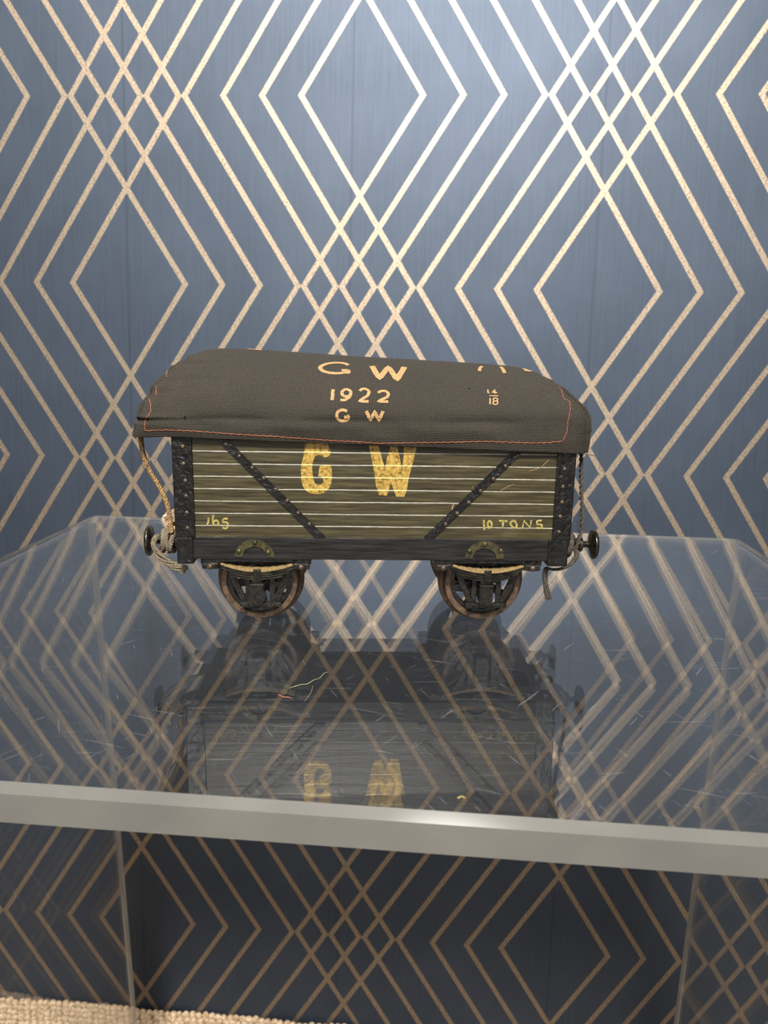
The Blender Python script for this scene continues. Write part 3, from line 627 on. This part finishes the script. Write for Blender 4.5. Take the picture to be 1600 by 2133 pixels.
spart('letter_g', [('letter_g low', 0.85, 2)], 'smaller buff letter G below the date'); spart('letter_w', [('letter_w low', 0.95, 1)], 'smaller buff letter W below the date')
spart('fraction', [('fraction top', 0.42, 1), ('fraction bar', 0.35, 1), ('fraction bottom', 0.42, 1)], 'small buff fraction 14 over 18')
spart('number_mark', [('arc left', 1.0, 3)]); spart('number_mark', [('arc right', 1.1, 3)]); spart('number_mark', [('blob', 1.7, 3)]); 
bm = bmesh.new(); sstroke(bm, [(0.105, 0.955), (0.118, 0.945), (0.132, 0.938), (0.146, 0.932), (0.160, 0.93)], 1.4, 0.14); build('number_mark', bm, MAT['gold_sheet'], tarp)
for nm, pts, w_ in (('moth_hole', [[0.121, 0.287], [0.123, 0.275], [0.126, 0.269]], 0.75), ('moth_hole', [[0.749, 0.464], [0.751, 0.458]], 0.5)):
    bm = bmesh.new(); sstroke(bm, pts, w_, 0.13); o = build(nm, bm, MAT['black'], tarp); o['label'] = 'small dark hole in the cloth'
# seam stitching
for ky in ('st_front', 'st_left', 'st_left2', 'st_left4', 'st_right'):
    pts = LET[ky]; P = catmull([(p, t, 0) for p, t in pts], 3); Q = []
    for i, p in enumerate(P):
        nn = nrm_at(p.x, p.y); Q.append(Vector(S(p.x % 4, p.y)) + nn*(0.10 + 0.10*math.sin(i*1.25)) + Vector((0, 0, 0.09*math.sin(i*1.25+1))))
    bm = bmesh.new(); tube(bm, Q, 0.12 if ky != 'st_right' else 0.10, 6); build('stitching', bm, MAT['thread'], tarp, True)

# frayed threads at the corners of the hem
for q in ([S(3.99, 0.0), (-63.9, -28.6, 53.0), (-64.6, -28.7, 49.8), (-63.2, -28.5, 47.0), (-62.3, -28.4, 51.4)], [S(0.985, 0.0), (62.6, -28.4, 52.4), (63.5, -28.2, 51.2), (64.6, -28.0, 51.6)]):
    bm = bmesh.new(); tube(bm, catmull(q, 6), 0.10, 5); build('loose_thread', bm, MAT['cord_dark'], tarp, True)

# ------------------------------------------------------------------ tie cords
def wagon_obj(name, bm, mat, parent=None):
    o = build(name, bm, MAT[mat], parent, True, TARP_AT if parent is None else (0, 0, 0))
    if parent is None: o.rotation_euler = (0, 0, WYAW); o.scale = (WS, WS, WS)
    return o
yb_ = YC - 17.0
bm = bmesh.new()
path = catmull([(-66.3, -21.5, 57.5), (-66.4, -21.5, 55.2), (-65.9, -21.5, 50.4), (-64.3, -21.4, 45.5), (-62.4, -21.2, 42.1), (-60.7, -21.0, 38.2), (-59.7, -20.9, 34.7), (-59.3, -21.0, 30.4), (-59.0, -21.3, 27.4)], 16)
twist(bm, path, 0.72, 3, 0.42)
cordl = wagon_obj('tie_cord', bm, 'cord_tan'); tag(cordl, 'tan twisted cord at the left end, from tarpaulin corner to left buffer', 'cord')
bm = bmesh.new()
pts = []
for i in range(70):   # turns round the buffer shank
    a = i/70*2*math.pi*3.0; pts.append((-58.2 - 4.6*i/70 + 0.5*math.sin(a*1.3), yb_ + 3.0*math.cos(a)*(1+.06*math.sin(i)), 24.2 + 2.9*math.sin(a)))
twist(bm, pts, 0.95, 3, 0.5)
wagon_obj('knot', bm, 'cord_grey', cordl)
bm = bmesh.new()
path = catmull([(-63.2, yb_-2.4, 26.4), (-64.2, yb_-3.2, 24.4), (-62.9, yb_-3.6, 21.5), (-60.6, yb_-3.6, 19.1), (-58.3, yb_-3.5, 17.6), (-55.6, yb_-3.3, 16.1)], 10)
for k in range(9):
    a = k*2.4; rr = 0.55
    tube(bm, [p + Vector((math.cos(a+i*.12), math.sin(a+i*.12), math.sin(a*2+i*.15)))*rr*(0.75+0.9*(i/len(path))) for i, p in enumerate(path)], 0.40, 5)
wagon_obj('frayed_end', bm, 'cord_grey', cordl)
bm = bmesh.new()   # pale string bundled round the coupling
pts = []
for i in range(130):
    a = i*0.42; pts.append((-61.2 + 2.5*math.cos(a) + 0.6*math.sin(i*.9), -6.5 + 3.6*math.sin(a*0.73), 27.6 + 3.3*math.sin(a*1.0+0.5)*math.cos(i*0.031) + 0.5*math.sin(i*1.7)))
tube(bm, catmull(pts, 3), 0.62, 6)
bd = wagon_obj('string_bundle', bm, 'cork'); tag(bd, 'pale crumpled string bundle tied round the coupling behind the left corner post', 'string')

bm = bmesh.new()
path = catmull([(60.4, -21, 55.5), (60.6, -21, 52.6), (61.0, -21, 45.8), (61.6, -21, 39.9), (62.3, -21, 33.9), (62.4, -21, 29.9), (61.8, -21.4, 26.8), (60.9, -22, 24)], 14)
twist(bm, path, 0.62, 2, 0.3)
cordr = wagon_obj('tie_cord', bm, 'cord_dark'); tag(cordr, 'dark waxed cord at the right end, from tarpaulin corner to right buffer', 'cord')
bm = bmesh.new(); pts = []
for i in range(60):
    a = i/60*2*math.pi*2.2 + 1; pts.append((57.9 + 2.6*i/60 + 0.5*math.sin(a*1.7), yb_ + 3.1*math.cos(a), 24.0 + 3.0*math.sin(a)))
twist(bm, pts, 0.9, 3, 0.45); wagon_obj('knot', bm, 'cord_dark', cordr)
bm = bmesh.new()
path = catmull([(60.4, -21.6, 24.0), (61.2, -22.0, 21.8), (59.6, -22, 19.0), (57.0, -22.2, 17.6), (54.4, -22.4, 17.3), (52.3, -22.4, 17.5), (51.9, -22.4, 15.4), (52.4, -22.4, 11.9), (53.4, -22.4, 8.0)], 10)
for k in range(6):
    a = k*1.05
    tube(bm, [p + Vector((math.cos(a+i*.1), math.sin(a+i*.1), 0.3*math.sin(a+i*.2)))*0.5*(0.9 if i < len(path)*.9 else 1.3) for i, p in enumerate(path)], 0.36, 6)
wagon_obj('loose_end', bm, 'cord_dark', cordr)

# ------------------------------------------------------------------ lint lying on the stand
def lint(pts, mat, label, r=0.13, name='lint_fibre', cat='fibre'):
    bm = bmesh.new(); tube(bm, catmull([(x*1000, y*1000, z) for x, y, z in pts], 8), r, 5)
    o = build(name, bm, MAT[mat], None, True); tag(o, label, cat)
lint([(0.0191, -0.2678, 0.2), (0.0215, -0.2662, 0.5), (0.0229, -0.2652, 0.3), (0.0243, -0.2634, 0.6), (0.0253, -0.2617, 0.3), (0.0262, -0.2592, 0.6), (0.0268, -0.2578, 0.2)], 'lint_green', 'long pale greenish fibre lying on the clear shelf in front of the wagon', 0.085)
lint([(0.0171, -0.2714, 0.2), (0.0178, -0.2722, 0.4), (0.0187, -0.2727, 0.25), (0.0199, -0.2731, 0.5), (0.0208, -0.273, 0.2)], 'lint_red', 'short reddish curled fibre lying on the clear shelf before the left wheel', 0.085)
lint([(0.0245, -0.2658, 0.2), (0.0247, -0.2700, 0.3), (0.0240, -0.2742, 0.2)], 'lint_green', 'short straight grey hair on the clear shelf below the greenish fibre', 0.045)
lint([(0.0592, -0.3085, 0.2), (0.0600, -0.3080, 0.3), (0.0606, -0.3084, 0.2)], 'small_gold', 'tiny yellow crumb on the clear shelf close to its front edge', 0.2, 'crumb', 'crumb')
